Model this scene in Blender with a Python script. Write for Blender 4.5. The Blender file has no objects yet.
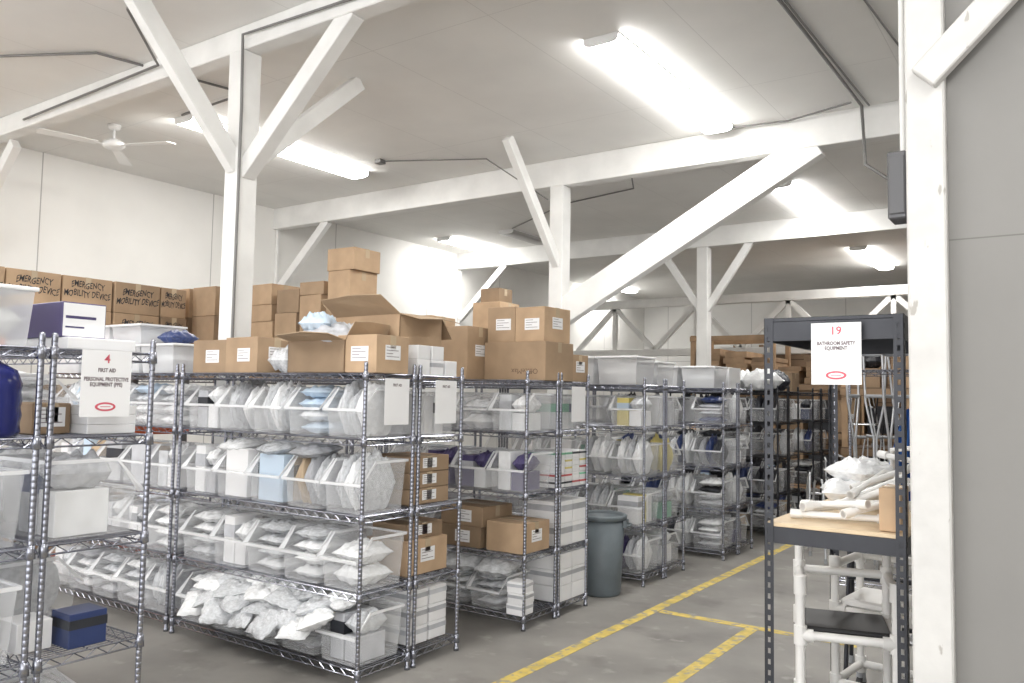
import bpy, bmesh, math, random
from mathutils import Vector, Matrix, Euler
R = random.Random(11)
scene = bpy.context.scene
COL = scene.collection
try:
    scene.view_settings.view_transform = 'Standard'
except Exception:
    pass
rad = math.radians

# ------------------------------------------------------------------ materials
def M(name, color, rough=0.5, metal=0.0, noise=None, bump=0.0, rand=0.0, alpha=None, emis=None, spec=None):
    m = bpy.data.materials.new(name); m.use_nodes = True
    nt = m.node_tree; b = nt.nodes['Principled BSDF']
    b.inputs['Base Color'].default_value = (*color, 1)
    b.inputs['Roughness'].default_value = rough
    b.inputs['Metallic'].default_value = metal
    if spec is not None: b.inputs['Specular IOR Level'].default_value = spec
    if alpha is not None: b.inputs['Alpha'].default_value = alpha
    if emis is not None:
        b.inputs['Emission Color'].default_value = (*color, 1)
        b.inputs['Emission Strength'].default_value = emis
    sock = None
    if noise:
        tc = nt.nodes.new('ShaderNodeTexCoord')
        n = nt.nodes.new('ShaderNodeTexNoise'); n.inputs['Scale'].default_value = noise[0]; n.inputs['Detail'].default_value = 6
        nt.links.new(tc.outputs['Object'], n.inputs['Vector'])
        r = nt.nodes.new('ShaderNodeMapRange')
        r.inputs['From Min'].default_value = 0.3; r.inputs['From Max'].default_value = 0.7
        r.inputs['To Min'].default_value = 1 - noise[1]; r.inputs['To Max'].default_value = 1 + noise[1] * 0.4
        nt.links.new(n.outputs['Fac'], r.inputs['Value'])
        h = nt.nodes.new('ShaderNodeHueSaturation'); h.inputs['Color'].default_value = (*color, 1)
        nt.links.new(r.outputs['Result'], h.inputs['Value'])
        sock = h.outputs['Color']
        if bump:
            bp = nt.nodes.new('ShaderNodeBump'); bp.inputs['Strength'].default_value = bump
            bp.inputs['Distance'].default_value = 0.01
            nt.links.new(n.outputs['Fac'], bp.inputs['Height']); nt.links.new(bp.outputs['Normal'], b.inputs['Normal'])
    if rand:
        oi = nt.nodes.new('ShaderNodeObjectInfo'); r2 = nt.nodes.new('ShaderNodeMapRange')
        r2.inputs['To Min'].default_value = 1 - rand; r2.inputs['To Max'].default_value = 1 + rand
        nt.links.new(oi.outputs['Random'], r2.inputs['Value'])
        h2 = nt.nodes.new('ShaderNodeHueSaturation'); h2.inputs['Color'].default_value = (*color, 1)
        if sock: nt.links.new(sock, h2.inputs['Color'])
        nt.links.new(r2.outputs['Result'], h2.inputs['Value']); sock = h2.outputs['Color']
    if sock: nt.links.new(sock, b.inputs['Base Color'])
    return m

def patches(m, color, scale, lo, hi, stretch=(1,1,1)):
    nt = m.node_tree; b = nt.nodes['Principled BSDF']
    tc = nt.nodes.new('ShaderNodeTexCoord'); mp = nt.nodes.new('ShaderNodeMapping'); mp.inputs['Scale'].default_value = stretch
    nt.links.new(tc.outputs['Object'], mp.inputs['Vector'])
    n = nt.nodes.new('ShaderNodeTexNoise'); n.inputs['Scale'].default_value = scale; n.inputs['Detail'].default_value = 8
    nt.links.new(mp.outputs['Vector'], n.inputs['Vector'])
    r = nt.nodes.new('ShaderNodeMapRange'); r.inputs['From Min'].default_value = lo; r.inputs['From Max'].default_value = hi
    nt.links.new(n.outputs['Fac'], r.inputs['Value'])
    mix = nt.nodes.new('ShaderNodeMixRGB'); mix.inputs[2].default_value = (*color,1)
    nt.links.new(r.outputs['Result'], mix.inputs[0])
    if b.inputs['Base Color'].links: nt.links.new(b.inputs['Base Color'].links[0].from_socket, mix.inputs[1])
    else: mix.inputs[1].default_value = b.inputs['Base Color'].default_value
    nt.links.new(mix.outputs[0], b.inputs['Base Color'])
    return m

def panel_mat(name, color, seam, axis_a, axis_b, sa, sb, noise_amt=0.06, rough=0.7, width=0.006):
    m = M(name, color, rough, noise=(1.2, noise_amt))
    nt = m.node_tree; b = nt.nodes['Principled BSDF']
    src = b.inputs['Base Color'].links[0].from_socket
    tc = nt.nodes.new('ShaderNodeTexCoord'); sp = nt.nodes.new('ShaderNodeSeparateXYZ')
    nt.links.new(tc.outputs['Object'], sp.inputs[0])
    outs = []
    for ax, s in ((axis_a, sa), (axis_b, sb)):
        d = nt.nodes.new('ShaderNodeMath'); d.operation = 'DIVIDE'; d.inputs[1].default_value = s
        nt.links.new(sp.outputs[ax], d.inputs[0])
        f = nt.nodes.new('ShaderNodeMath'); f.operation = 'FRACT'; nt.links.new(d.outputs[0], f.inputs[0])
        l = nt.nodes.new('ShaderNodeMath'); l.operation = 'LESS_THAN'; l.inputs[1].default_value = width / s
        nt.links.new(f.outputs[0], l.inputs[0]); outs.append(l.outputs[0])
    mx = nt.nodes.new('ShaderNodeMath'); mx.operation = 'MAXIMUM'
    nt.links.new(outs[0], mx.inputs[0]); nt.links.new(outs[1], mx.inputs[1])
    mix = nt.nodes.new('ShaderNodeMixRGB'); mix.inputs[2].default_value = (*seam, 1)
    nt.links.new(mx.outputs[0], mix.inputs[0]); nt.links.new(src, mix.inputs[1])
    nt.links.new(mix.outputs[0], b.inputs['Base Color'])
    return m

m_ceil = panel_mat('ceiling_paint', (0.81, 0.80, 0.775), (0.64, 0.63, 0.61), 0, 1, 1.22, 2.44)
m_wall = panel_mat('wall_paint', (0.84, 0.83, 0.80), (0.45, 0.44, 0.42), 1, 2, 2.44, 2.75, width=0.015)
m_wallb = panel_mat('far_wall_paint', (0.78, 0.77, 0.745), (0.5, 0.49, 0.48), 0, 2, 2.44, 2.75, width=0.02)
m_panel = panel_mat('grey_panel_paint', (0.25, 0.243, 0.232), (0.17, 0.165, 0.157), 0, 2, 3.0, 2.37, noise_amt=0.08)
m_beam = M('beam_paint', (0.83, 0.825, 0.805), 0.6, noise=(3, 0.10), bump=0.2)
m_worn = patches(M('worn_beam_paint', (0.66, 0.65, 0.63), 0.55, noise=(7, 0.10), bump=0.35), (0.42,0.40,0.37), 15, .655, .68, (1,1,.3))
m_conc = patches(patches(M('concrete', (0.27, 0.257, 0.238), 0.5, noise=(1.6, 0.28), bump=0.12), (0.13,0.12,0.11), 2.6, .58, .80), (.37,.355,.33), 5, .6, .75)
m_yel = patches(M('yellow_floor_paint', (0.66, 0.50, 0.12), 0.6, noise=(9, 0.3)), (0.32,0.29,0.22), 14, .52, .62)
m_chrome = M('chrome_wire', (0.34, 0.35, 0.40), 0.25, 0.95)
m_black_wire = M('black_wire', (0.03, 0.03, 0.035), 0.4, 0.3)
m_bin = M('frosted_plastic', (0.95, 0.96, 0.98), 0.12, alpha=0.25)
m_rim = M('frosted_plastic_rim', (0.97, 0.98, 1.0), 0.12, alpha=0.70)
m_tote = M('clear_tote_plastic', (0.95, 0.96, 0.98), 0.12, alpha=0.42)
m_card = M('cardboard', (0.43, 0.30, 0.19), 0.8, noise=(5, 0.18), rand=0.32)
m_cardin = M('cardboard_inside', (0.44, 0.32, 0.21), 0.85, noise=(5, 0.1))
m_tape = M('packing_tape', (0.52, 0.41, 0.28), 0.25, rand=0.1)
m_white = M('white_card', (0.86, 0.86, 0.87), 0.5, rand=0.06)
m_paper = M('paper', (0.86, 0.86, 0.87), 0.7)
m_ink = M('ink', (0.03, 0.03, 0.035), 0.6)
m_brownink = M('brown_ink', (0.14, 0.09, 0.06), 0.7)
m_red = M('sign_red', (0.62, 0.10, 0.14), 0.6)
m_signgrey = M('sign_grey', (0.16, 0.12, 0.13), 0.6)
m_slot = M('charcoal_steel', (0.045, 0.047, 0.055), 0.4, 0.4, noise=(6, 0.2))
m_ply = M('plywood', (0.70, 0.55, 0.37), 0.6, noise=(7, 0.15))
m_pvc = M('white_pvc', (0.82, 0.81, 0.79), 0.3)
m_blackp = M('black_plastic', (0.02, 0.02, 0.022), 0.5)
m_can = M('blue_grey_plastic', (0.13, 0.155, 0.17), 0.45, noise=(8, 0.15))
m_orange = M('orange_steel', (0.62, 0.12, 0.04), 0.4, 0.1)
m_lumber = M('lumber', (0.42, 0.28, 0.17), 0.7, noise=(3, 0.3), rand=0.3)
m_midlumber = panel_mat('rough_board_wall', (0.26, 0.17, 0.105), (0.08,0.05,0.03), 0, 2, .62, .24, noise_amt=.35, width=.02)
m_darklumber = M('dark_lumber', (0.20, 0.13, 0.08), 0.7, noise=(3, 0.3), rand=0.2)
m_lens = M('lit_diffuser', (1.0, 0.99, 0.965), 0.4, emis=36.0)
m_dead = M('unlit_diffuser', (0.42, 0.41, 0.40), 0.4)
m_house = M('white_enamel', (0.86, 0.86, 0.85), 0.35)
m_cond = M('grey_conduit', (0.20, 0.195, 0.19), 0.45, 0.3)
m_ebox = M('grey_enamel', (0.11, 0.11, 0.115), 0.45, 0.2)
m_alu = M('aluminium', (0.62, 0.63, 0.65), 0.3, 0.9)
m_greyp = M('grey_plastic', (0.35, 0.36, 0.38), 0.5)
m_jug = M('blue_jug', (.015,.02,.13), .2)
m_cols = {
    'white': M('white_film', (0.92, 0.93, 0.94), 0.22, noise=(9,.14), bump=.5, rand=0.05),
    'clear': M('clear_film', (0.86, 0.88, 0.91), 0.12, noise=(12,.25), bump=.7, alpha=0.78, rand=0.08),
    'grey': M('grey_film', (0.52, 0.53, 0.56), 0.3, noise=(9,.2), bump=.4, rand=0.2),
    'blue': M('blue_film', (0.03, 0.05, 0.15), 0.35, rand=0.2),
    'brightblue': M('bright_blue_cloth', (0.03, 0.13, 0.42), 0.8, noise=(6,.2)),
    'paleblue': M('pale_blue_film', (0.58, 0.70, 0.83), 0.35, rand=0.1),
    'green': M('green_film', (0.22, 0.55, 0.36), 0.4, rand=0.2),
    'purple': M('purple_film', (0.075, 0.06, 0.16), 0.4, rand=0.2),
    'yellow': M('yellow_film', (0.72, 0.62, 0.22), 0.4, rand=0.1),
    'red': M('red_film', (0.55, 0.10, 0.10), 0.4, rand=0.1),
    'tan': M('tan_film', (0.55, 0.42, 0.28), 0.5, rand=0.15),
    'dark': M('dark_film', (0.03, 0.033, 0.042), 0.45, noise=(9,.3), bump=.4, rand=0.4),
}

# ------------------------------------------------------------------ mesh builder
class MB:
    def __init__(s): s.v = []; s.f = []; s.m = []; s.s = []
    def add(s, vs, fs, mi=0, sm=False):
        o = len(s.v); s.v += [tuple(v) for v in vs]
        for f in fs: s.f.append([i + o for i in f]); s.m.append(mi); s.s.append(sm)
    def box(s, x0, x1, y0, y1, z0, z1, mi=0, mat=None):
        vs = [Vector(p) for p in ((x0,y0,z0),(x1,y0,z0),(x1,y1,z0),(x0,y1,z0),(x0,y0,z1),(x1,y0,z1),(x1,y1,z1),(x0,y1,z1))]
        if mat is not None: vs = [mat @ v for v in vs]
        s.add(vs, [(0,3,2,1),(4,5,6,7),(0,1,5,4),(1,2,6,5),(2,3,7,6),(3,0,4,7)], mi)
    def bar(s, p0, p1, w, h, mi=0, up=Vector((0,0,1))):
        p0 = Vector(p0); p1 = Vector(p1); t = (p1 - p0).normalized()
        a = t.cross(up)
        if a.length < 1e-4: a = t.cross(Vector((0,1,0)))
        a.normalize(); b = a.cross(t)
        vs = []
        for p in (p0, p1):
            for sa, sb in ((-1,-1),(1,-1),(1,1),(-1,1)): vs.append(p + a*sa*w/2 + b*sb*h/2)
        s.add(vs, [(0,1,2,3),(7,6,5,4),(0,4,5,1),(1,5,6,2),(2,6,7,3),(3,7,4,0)], mi)
    def tube(s, pts, r, n=8, mi=0, closed=False, sm=True):
        pts = [Vector(p) for p in pts]; N = len(pts); rings = []
        prev = None
        for i, p in enumerate(pts):
            if closed: t = (pts[(i+1) % N] - pts[i-1]).normalized()
            elif i == 0: t = (pts[1]-p).normalized()
            elif i == N-1: t = (p-pts[i-1]).normalized()
            else: t = ((pts[i+1]-p).normalized() + (p-pts[i-1]).normalized()).normalized()
            if prev is None:
                a = t.cross(Vector((0,0,1)))
                if a.length < 0.05: a = t.cross(Vector((0,1,0)))
            else: a = prev - t*prev.dot(t)
            a.normalize(); prev = a; b = t.cross(a)
            rr = r[i] if isinstance(r, (list, tuple)) else r
            rings.append([p + a*math.cos(2*math.pi*k/n)*rr + b*math.sin(2*math.pi*k/n)*rr for k in range(n)])
        vs = [v for q in rings for v in q]; fs = []
        for i in range(N if closed else N-1):
            j = (i+1) % N
            for k in range(n): fs.append((i*n+k, i*n+(k+1) % n, j*n+(k+1) % n, j*n+k))
        s.add(vs, fs, mi, sm)
        if not closed:
            s.add(rings[0], [tuple(reversed(range(n)))], mi); s.add(rings[-1], [tuple(range(n))], mi)
    def lathe(s, prof, n=24, mi=0, c=(0,0)):
        vs = []; fs = []
        for r, z in prof:
            for k in range(n): vs.append((c[0]+r*math.cos(2*math.pi*k/n), c[1]+r*math.sin(2*math.pi*k/n), z))
        for i in range(len(prof)-1):
            for k in range(n): fs.append((i*n+k, i*n+(k+1) % n, (i+1)*n+(k+1) % n, (i+1)*n+k))
        s.add(vs, fs, mi, True)
    def mesh(s, name, mats, bevel=0):
        me = bpy.data.meshes.new(name); me.from_pydata(s.v, [], s.f)
        for m in (mats if isinstance(mats, (list, tuple)) else [mats]): me.materials.append(m)
        for p, mi, sm in zip(me.polygons, s.m, s.s): p.material_index = mi; p.use_smooth = sm
        if bevel:
            bm = bmesh.new(); bm.from_mesh(me)
            bmesh.ops.bevel(bm, geom=list(bm.edges), offset=bevel, segments=1, affect='EDGES'); bm.to_mesh(me); bm.free()
        me.update(); return me

def ob(name, me=None, parent=None, loc=(0,0,0), rot=(0,0,0), scale=None, label=None):
    o = bpy.data.objects.new(name, me); COL.objects.link(o)
    if parent: o.parent = parent
    o.location = loc; o.rotation_euler = rot
    if scale: o.scale = scale
    if label: o['label'] = label
    return o
def tag(o, label, cat, group=None):
    o['label'] = label; o['category'] = cat
    if group: o['group'] = group
    return o
def struct(o): o['kind'] = 'structure'; return o
def mark(): return set(COL.objects)
def shift(mk, dx, dy=0, dz=0):
    for o in COL.objects:
        if o not in mk and o.parent is None:
            o.location = (o.location[0]+dx, o.location[1]+dy, o.location[2]+dz)
_txt = {}
def text_mesh(body, size, mat, align='CENTER', bold=0, shear=0):
    k = (body, size, mat.name, align)
    if k in _txt: return _txt[k]
    c = bpy.data.curves.new('text', 'FONT'); c.body = body; c.size = size; c.align_x = align; c.align_y = 'CENTER'; c.resolution_u = 2; c.offset = bold; c.shear = shear
    o = bpy.data.objects.new('tmp', c); COL.objects.link(o)
    dg = bpy.context.evaluated_depsgraph_get(); dg.update()
    me = bpy.data.meshes.new_from_object(o.evaluated_get(dg))
    me.materials.clear(); me.materials.append(mat)
    if shear:
        for v in me.vertices:
            v.co.y += .005*math.sin(v.co.x*37+size*900)+.003*math.sin(v.co.x*91); v.co.x += .003*math.sin(v.co.y*120+size*500)
    bpy.data.objects.remove(o); _txt[k] = me
    return me
FX = (rad(90), 0, rad(90))   # faces +X
FY = (rad(90), 0, 0)         # faces -Y

# ------------------------------------------------------------------ room
CZ = 4.6; WX = -10.5; YB = 22.0
def slab(name, x0,x1,y0,y1,z0,z1, mat):
    mb = MB(); mb.box(x0,x1,y0,y1,z0,z1); o = ob(name, mb.mesh(name, mat)); return struct(o)
slab('floor', WX-.2, 4.2, -5, YB+.2, -.1, 0, m_conc)
slab('ceiling', WX-.2, 4.2, -5, YB+.2, CZ, CZ+.1, m_ceil)
slab('wall_left', WX-.15, WX, -5, YB, 0, CZ, m_wall)
slab('wall_back', WX, 4.2, YB, YB+.15, 0, CZ, m_wallb)
slab('wall_right', 4.0, 4.15, -5, YB, 0, CZ, m_wall)
slab('wall_partition', -.43, 4.0, 3.78, 3.86, 0, CZ, m_panel)
slab('wall_timber', -7.6, 3.9, 19.3, 19.4, 0, 2.95, m_midlumber)
def paint(name, x0,x1,y0,y1):
    return slab(name, x0,x1,y0,y1, 0.0, .002, m_yel)
paint('trim_1', -2.90, -2.81, 1.0, 16.0)
paint('trim_2', -2.09, -2.00, 1.0, 6.15)
paint('trim_3', -2.80, -1.30, 6.15, 6.24)

# ------------------------------------------------------------------ beams / columns
def roof_beam(y, x0, x1, z0=4.35, z1=CZ-.001, w=.15):
    mb = MB(); mb.box(x0,x1,y-w/2,y+w/2,z0,z1)
    tag(ob('roof_beam', mb.mesh('roof_beam', m_beam, .008)), 'white-painted timber roof beam running under the ceiling', 'beam', 'timber roof beams')
def column(x, y, braces, w=.19, top=4.349, label='white-painted square timber column with diagonal braces', mat=None):
    mat = mat or m_beam
    mb = MB(); mb.box(-w/2,w/2,-w/2,w/2,0,top)
    o = ob('support_column', mb.mesh('support_column', mat, .008), loc=(x,y,0))
    tag(o, label, 'column', 'timber columns')
    for p0, p1, bw, bh in braces:
        b = MB(); b.bar(p0, p1, bw, bh)
        ob('diagonal_brace', b.mesh('diagonal_brace', mat, .006), o)
    return o
Y1, Y2, Y3, Y4 = 4.05, 8.5, 13.2, 17.95
roof_beam(Y1, WX, -.44, z0=4.40)
roof_beam(Y2, WX, 4.0, z0=4.27); roof_beam(Y3, WX, 4.0, z0=4.27)
column(-5.46, Y1, [((0,-.05,3.46),(0,-1.05,4.6),.09,.15), ((.05,0,3.42),(1.22,0,4.44),.12,.14), ((0,.05,3.5),(0,1.25,4.58),.09,.14)], w=.18, top=4.399,
       label='white-painted timber column with branching braces behind the wire shelves')
column(-5.2, Y2, [((.05,0,2.70),(3.05,0,4.33),.14,.31), ((0,-.05,3.3),(0,-1.15,4.58),.09,.13)], top=4.269,
       label='white timber column with a long heavy diagonal brace')
column(-5.2, Y3, [((.05,0,3.2),(.8,0,4.3),.09,.12), ((-.05,0,3.2),(-.8,0,4.3),.09,.12)], top=4.269)
for y in (Y1, Y2, Y3):
    column(WX+.035, y, [((.02,0,3.25),(1.15,0,4.3),.09,.13)], w=.06, label='slim white timber wall post with a diagonal brace', top=4.269)
column(-.505, 3.79, [((.0,-.10,3.04),(1.05,-.10,4.09),.06,.12)], w=.148, top=CZ-.001, label='worn white timber post with chipped paint at the partition', mat=m_worn)
column(.0, Y2, [((-.05,0,3.2),(-1.0,0,4.25),.09,.12)], top=4.269); column(-.1, Y3, [((-.05,0,3.2),(-1.0,0,4.25),.09,.12)], top=4.269)
def truss(y, zb, zt, step, x0=WX, x1=4.0):
    tr = ob('roof_truss', None, loc=(0,y,0)); tag(tr, 'white timber truss with zigzag web members', 'truss', 'roof trusses')
    b = MB(); b.box(x0,x1,-.08,.08,zt,zt+.2); ob('top_chord', b.mesh('top_chord', m_beam, .008), tr)
    b = MB(); b.box(x0,x1,-.08,.08,zb-.16,zb); ob('bottom_chord', b.mesh('bottom_chord', m_beam, .008), tr)
    xx = x0 + .1; up = True
    while xx < 1.5:
        b = MB(); b.bar((xx,0,zb-.02 if up else zt+.02),(xx+step,0,zt+.02 if up else zb-.02),.1,.11)
        ob('web_member', b.mesh('web_member', m_beam), tr); xx += step
        if up:
            b = MB(); b.box(xx-.05,xx+.05,-.05,.05,zb,zt); ob('web_member', b.mesh('web_member', m_beam), tr)
        up = not up
truss(Y4, 2.86, 3.86, 1.05)

# ------------------------------------------------------------------ lights
mb = MB(); mb.box(-.15,.15,-1.22,1.22,-.016,0); me_h = mb.mesh('housing', m_house, .004)
LP = [(-.148,-.016),(-.146,-.045),(-.125,-.066),(-.08,-.074),(.08,-.074),(.125,-.066),(.146,-.045),(.148,-.016)]
def lens_mesh(mat):
    mb = MB(); L = 2.41; n = len(LP); vs = [(x,-L/2,z) for x,z in LP] + [(x,L/2,z) for x,z in LP]
    mb.add(vs, [(i, n+i, n+i+1, i+1) for i in range(n-1)], 0, True)
    return mb.mesh('diffuser', mat)
me_l = lens_mesh(m_lens); me_ld = lens_mesh(m_dead)
mb = MB(); n = len(LP); mb.add([(x,-.008,z) for x,z in LP]+[(x,.008,z) for x,z in LP], [tuple(range(n)), tuple(reversed(range(n,2*n)))]+[(i,n+i,n+i+1,i+1) for i in range(n-1)]); me_cap = mb.mesh('end_cap', m_house)
def fixture(x, y, lit=True, sc=1.07):
    o = ob('fluorescent_light', None, loc=(x,y,CZ-.002)); o.scale = (1.05,sc,1)
    tag(o, 'long white fluorescent ceiling fixture, ' + ('lit' if lit else 'switched off'), 'ceiling light', 'fluorescent ceiling lights')
    ob('housing', me_h, o); ob('diffuser', me_l if lit else me_ld, o, label='glowing white diffuser' if lit else 'dark diffuser')
    ob('end_cap', me_cap, o, loc=(0,-1.213,0)); ob('end_cap', me_cap, o, loc=(0,1.213,0))
for x, y, s in ((-3.1,6.95,1.07),(-3.22,12.15,1.07),(-3.35,17.5,1.1),(-7.75,6.3,1.07),(-9.6,12.5,.75),(-9.9,19.0,.8),(-3.1,1.2,1.07),(-7.6,1.0,1.07),(1.0,1.0,1.07),(1.0,8.0,1.07)):  # last four are out of view, added to light the room
    fixture(x, y, True, s)
fixture(-8.2, 12.2, False, .5)

# conduits
def conduit(pts, r=.011, mat=m_cond, label='thin electrical conduit fixed under the ceiling'):
    pts = [(x,y,z+.2 if z > 4.2 else z) for x,y,z in pts]
    mb = MB(); mb.tube(pts, r, 6); tag(ob('electrical_conduit', mb.mesh('electrical_conduit', mat)), label, 'conduit', 'ceiling conduits')
conduit([(-1.75,2.0,4.37),(-1.73,4.4,4.36),(-1.70,6.4,4.37),(-1.68,8.32,4.37),(-1.66,8.38,4.0),(-1.3,8.38,3.7)], .016)
conduit([(-1.68,2.0,4.375),(-1.70,5.0,4.37),(-1.62,8.36,4.375)], .010)
conduit([(-1.15,2.3,4.38),(-1.25,5.5,4.38),(-1.05,8.3,4.38)], .010)
conduit([(-3.1,8.3,4.38),(-2.4,8.36,4.36),(-1.75,8.2,4.38)], .010)
conduit([(-8.9,3.93,4.25),(-6.5,3.93,4.3),(-5.9,3.3,4.38),(-3.6,2.2,4.38)], .012)
conduit([(-9.8,2.2,4.38),(-7.8,3.1,4.37),(-6.9,3.6,4.38),(-6.6,4.9,4.38),(-7.7,4.95,4.38)], .012)
conduit([(-8.8,1.6,4.38),(-6.6,2.6,4.38),(-5.5,2.75,4.38)], .014)
conduit([(-5.34,3.94,1.9),(-5.34,3.94,3.9),(-5.36,3.94,4.3),(-4.0,3.95,4.27),(-2.6,3.95,4.27)], .012)
conduit([(-5.3,8.38,4.1),(-5.9,7.9,4.38),(-7.1,7.3,4.38)], .008)
conduit([(-4.6,9.2,4.38),(-5.0,10.1,4.38),(-6.3,10.4,4.38),(-8.0,11.5,4.38)], .010)
mb = MB(); mb.box(-.05,.05,-.05,.05,-.05,0); jb = mb.mesh('junction_box', m_cond, .004)
for p in ((-1.72,5.0,4.598),(-4.9,2.5,4.598),(-7.1,7.3,4.598)): tag(ob('junction_box', jb, loc=p), 'small square metal junction box on the ceiling', 'junction box', 'junction boxes')

# ceiling fan
fan = ob('ceiling_fan', None, loc=(-8.70,4.78,CZ)); fan.scale=(1.0,1.0,.82); tag(fan, 'white three-blade ceiling fan on a short rod', 'ceiling fan')
mb = MB(); mb.lathe([(0,-.001),(.07,-.001),(.06,-.05),(.02,-.07)], 20); ob('canopy', mb.mesh('canopy', m_house), fan)
mb = MB(); mb.tube([(0,0,-.05),(0,0,-.22)], .014, 8); ob('downrod', mb.mesh('downrod', m_house), fan)
mb = MB(); mb.lathe([(.0,-.20),(.05,-.20),(.11,-.235),(.12,-.28),(.09,-.32),(.0,-.335)], 24); ob('motor_housing', mb.mesh('motor_housing', m_house), fan)
mb = MB(); mb.box(.1,.2,-.02,.02,-.292,-.284); mb.add([(.17,-.05,-.295),(.74,-.075,-.31),(.76,.0,-.305),(.74,.075,-.29),(.17,.05,-.28),(.17,-.05,-.288),(.74,-.075,-.303),(.76,0,-.298),(.74,.075,-.283),(.17,.05,-.273)],
   [(4,3,2,1,0),(5,6,7,8,9),(0,1,6,5),(1,2,7,6),(2,3,8,7),(3,4,9,8),(4,0,5,9)])
bl = mb.mesh('blade', m_house)
for a in (20, 140, 260): ob('blade', bl, fan, rot=(0,0,rad(a)))

# electrical box on post
e = ob('electrical_box', None, loc=(-.617,3.80,2.62)); tag(e, 'dark grey metal electrical box mounted on the white post', 'electrical box')
mb = MB(); mb.box(-.037,.037,-.07,.07,-.145,.145); ob('body', mb.mesh('body', m_ebox, .006), e)
mb = MB(); mb.box(-.03,.03,-.078,-.07,-.125,.125); ob('cover', mb.mesh('cover', m_ebox, .003), e)
mb = MB(); mb.tube([(0.015,0,.145),(0.015,0,1.7)], .012, 8); ob('conduit', mb.mesh('conduit', m_beam), e)

# ------------------------------------------------------------------ wire shelving
_sh = {}
def wire_shelf(L, D, mat):
    k = (round(L,2), round(D,2), mat.name)
    if k in _sh: return _sh[k]
    mb = MB(); hx = L/2; hy = D/2; r = .0032
    for z in (-.004, -.040):
        for a, b_ in (((-hx,-hy),(hx,-hy)),((hx,-hy),(hx,hy)),((hx,hy),(-hx,hy)),((-hx,hy),(-hx,-hy))):
            mb.tube([(*a,z),(*b_,z)], r+.001, 4, sm=False)
    def zig(p, q):
        d = (Vector(q)-Vector(p)); n = max(2, int(d.length/.045)); pts = []
        for i in range(n+1):
            c = Vector(p)+d*i/n; pts.append((c.x,c.y,-.006 if i % 2 else -.038))
        mb.tube(pts, r-.0004, 4, sm=False)
    zig((-hx,-hy,0),(hx,-hy,0)); zig((hx,-hy,0),(hx,hy,0)); zig((hx,hy,0),(-hx,hy,0)); zig((-hx,hy,0),(-hx,-hy,0))
    n = int(L/.026)
    for i in range(1, n): 
        x = -hx + L*i/n; mb.tube([(x,-hy,-.003),(x,hy,-.003)], .0022, 4, sm=False)
    for y in (-hy*.5, 0, hy*.5): mb.tube([(-hx,y,-.009),(hx,y,-.009)], .003, 4, sm=False)
    for sx in (-1,1):
        for sy in (-1,1): mb.lathe([(.0135,-.048),(.021,-.046),(.017,.004),(.0135,.006)], 8, c=(sx*hx,sy*hy))
    _sh[k] = mb.mesh('wire_shelf', mat); return _sh[k]
_po = {}
def post_mesh(H, mat):
    k = (H, mat.name)
    if k in _po: return _po[k]
    mb = MB(); prof = [(.0,0),(.018,0),(.018,.02),(.0125,.025)]
    z = .05
    while z < H-.03:
        prof += [(.0125,z),(.0117,z+.002),(.0125,z+.004)]; z += .0254
    prof += [(.0125,H-.01),(.009,H),(0,H)]
    mb.lathe(prof, 10); _po[k] = mb.mesh('shelf_post', mat); return _po[k]
ZS = (1.82, 1.43, .98, .53, .10)
def rack(x0, x1, y0, y1, H=1.885, zs=ZS, mat=m_chrome, label='chrome wire shelving unit with five shelves full of supplies'):
    cx = (x0+x1)/2; cy = (y0+y1)/2; o = ob('wire_shelving_unit', None, loc=(cx,cy,0))
    tag(o, label, 'shelving unit', 'wire shelving units')
    L = x1-x0-.03; D = y1-y0-.03; pm = post_mesh(H, mat); sm_ = wire_shelf(L, D, mat)
    for sx in (-1,1):
        for sy in (-1,1): ob('post', pm, o, loc=(sx*L/2, sy*D/2, 0))
    for z in zs: ob('wire_shelf', sm_, o, loc=(0,0,z))
    return o

# ------------------------------------------------------------------ containers & goods
_cache = {}
def bin_mesh(w, d, h):
    k = ('bin',w,d,h)
    if k in _cache: return _cache[k]
    mb = MB(); a = w/2; b_ = d/2; t = .90
    fz = h*.58; my = -b_+d*.28
    def P(x,y,z): s_ = t+(1-t)*z/h; return (x*s_, y*s_, z)
    V = [P(-a,-b_,0),P(a,-b_,0),P(a,b_,0),P(-a,b_,0),
         P(-a,-b_,fz),P(a,-b_,fz),P(a,my,h),P(-a,my,h),P(a,b_,h),P(-a,b_,h)]
    mb.add(V, [(0,1,2,3),(0,4,5,1),(2,8,9,3),(1,5,6,8,2),(3,9,7,4,0)])
    e_ = .012
    rim = [(-a-e_,-b_-e_*1.5,fz),(a+e_,-b_-e_*1.5,fz),(a+e_,my,h),(a+e_,b_+e_,h),(-a-e_,b_+e_,h),(-a-e_,my,h)]
    inn = [V[4],V[5],V[6],V[8],V[9],V[7]]
    vs = rim+inn; mb.add(vs, [(i,(i+1) % 6,6+(i+1) % 6,6+i) for i in range(6)], 1)
    dn = [(x,y,z-.016) for x,y,z in rim]; mb.add(rim+dn, [(i,6+i,6+(i+1) % 6,(i+1) % 6) for i in range(6)], 1)
    me = mb.mesh('bin', [m_bin, m_rim]); _cache[k] = me; return me
def carton_mesh(w,d,h,mat):
    k = ('c',round(w,2),round(d,2),round(h,2),mat.name)
    if k in _cache: return _cache[k]
    mb = MB(); mb.box(-w/2,w/2,-d/2,d/2,0,h); me = mb.mesh('carton', mat, .003); _cache[k] = me; return me
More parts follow.
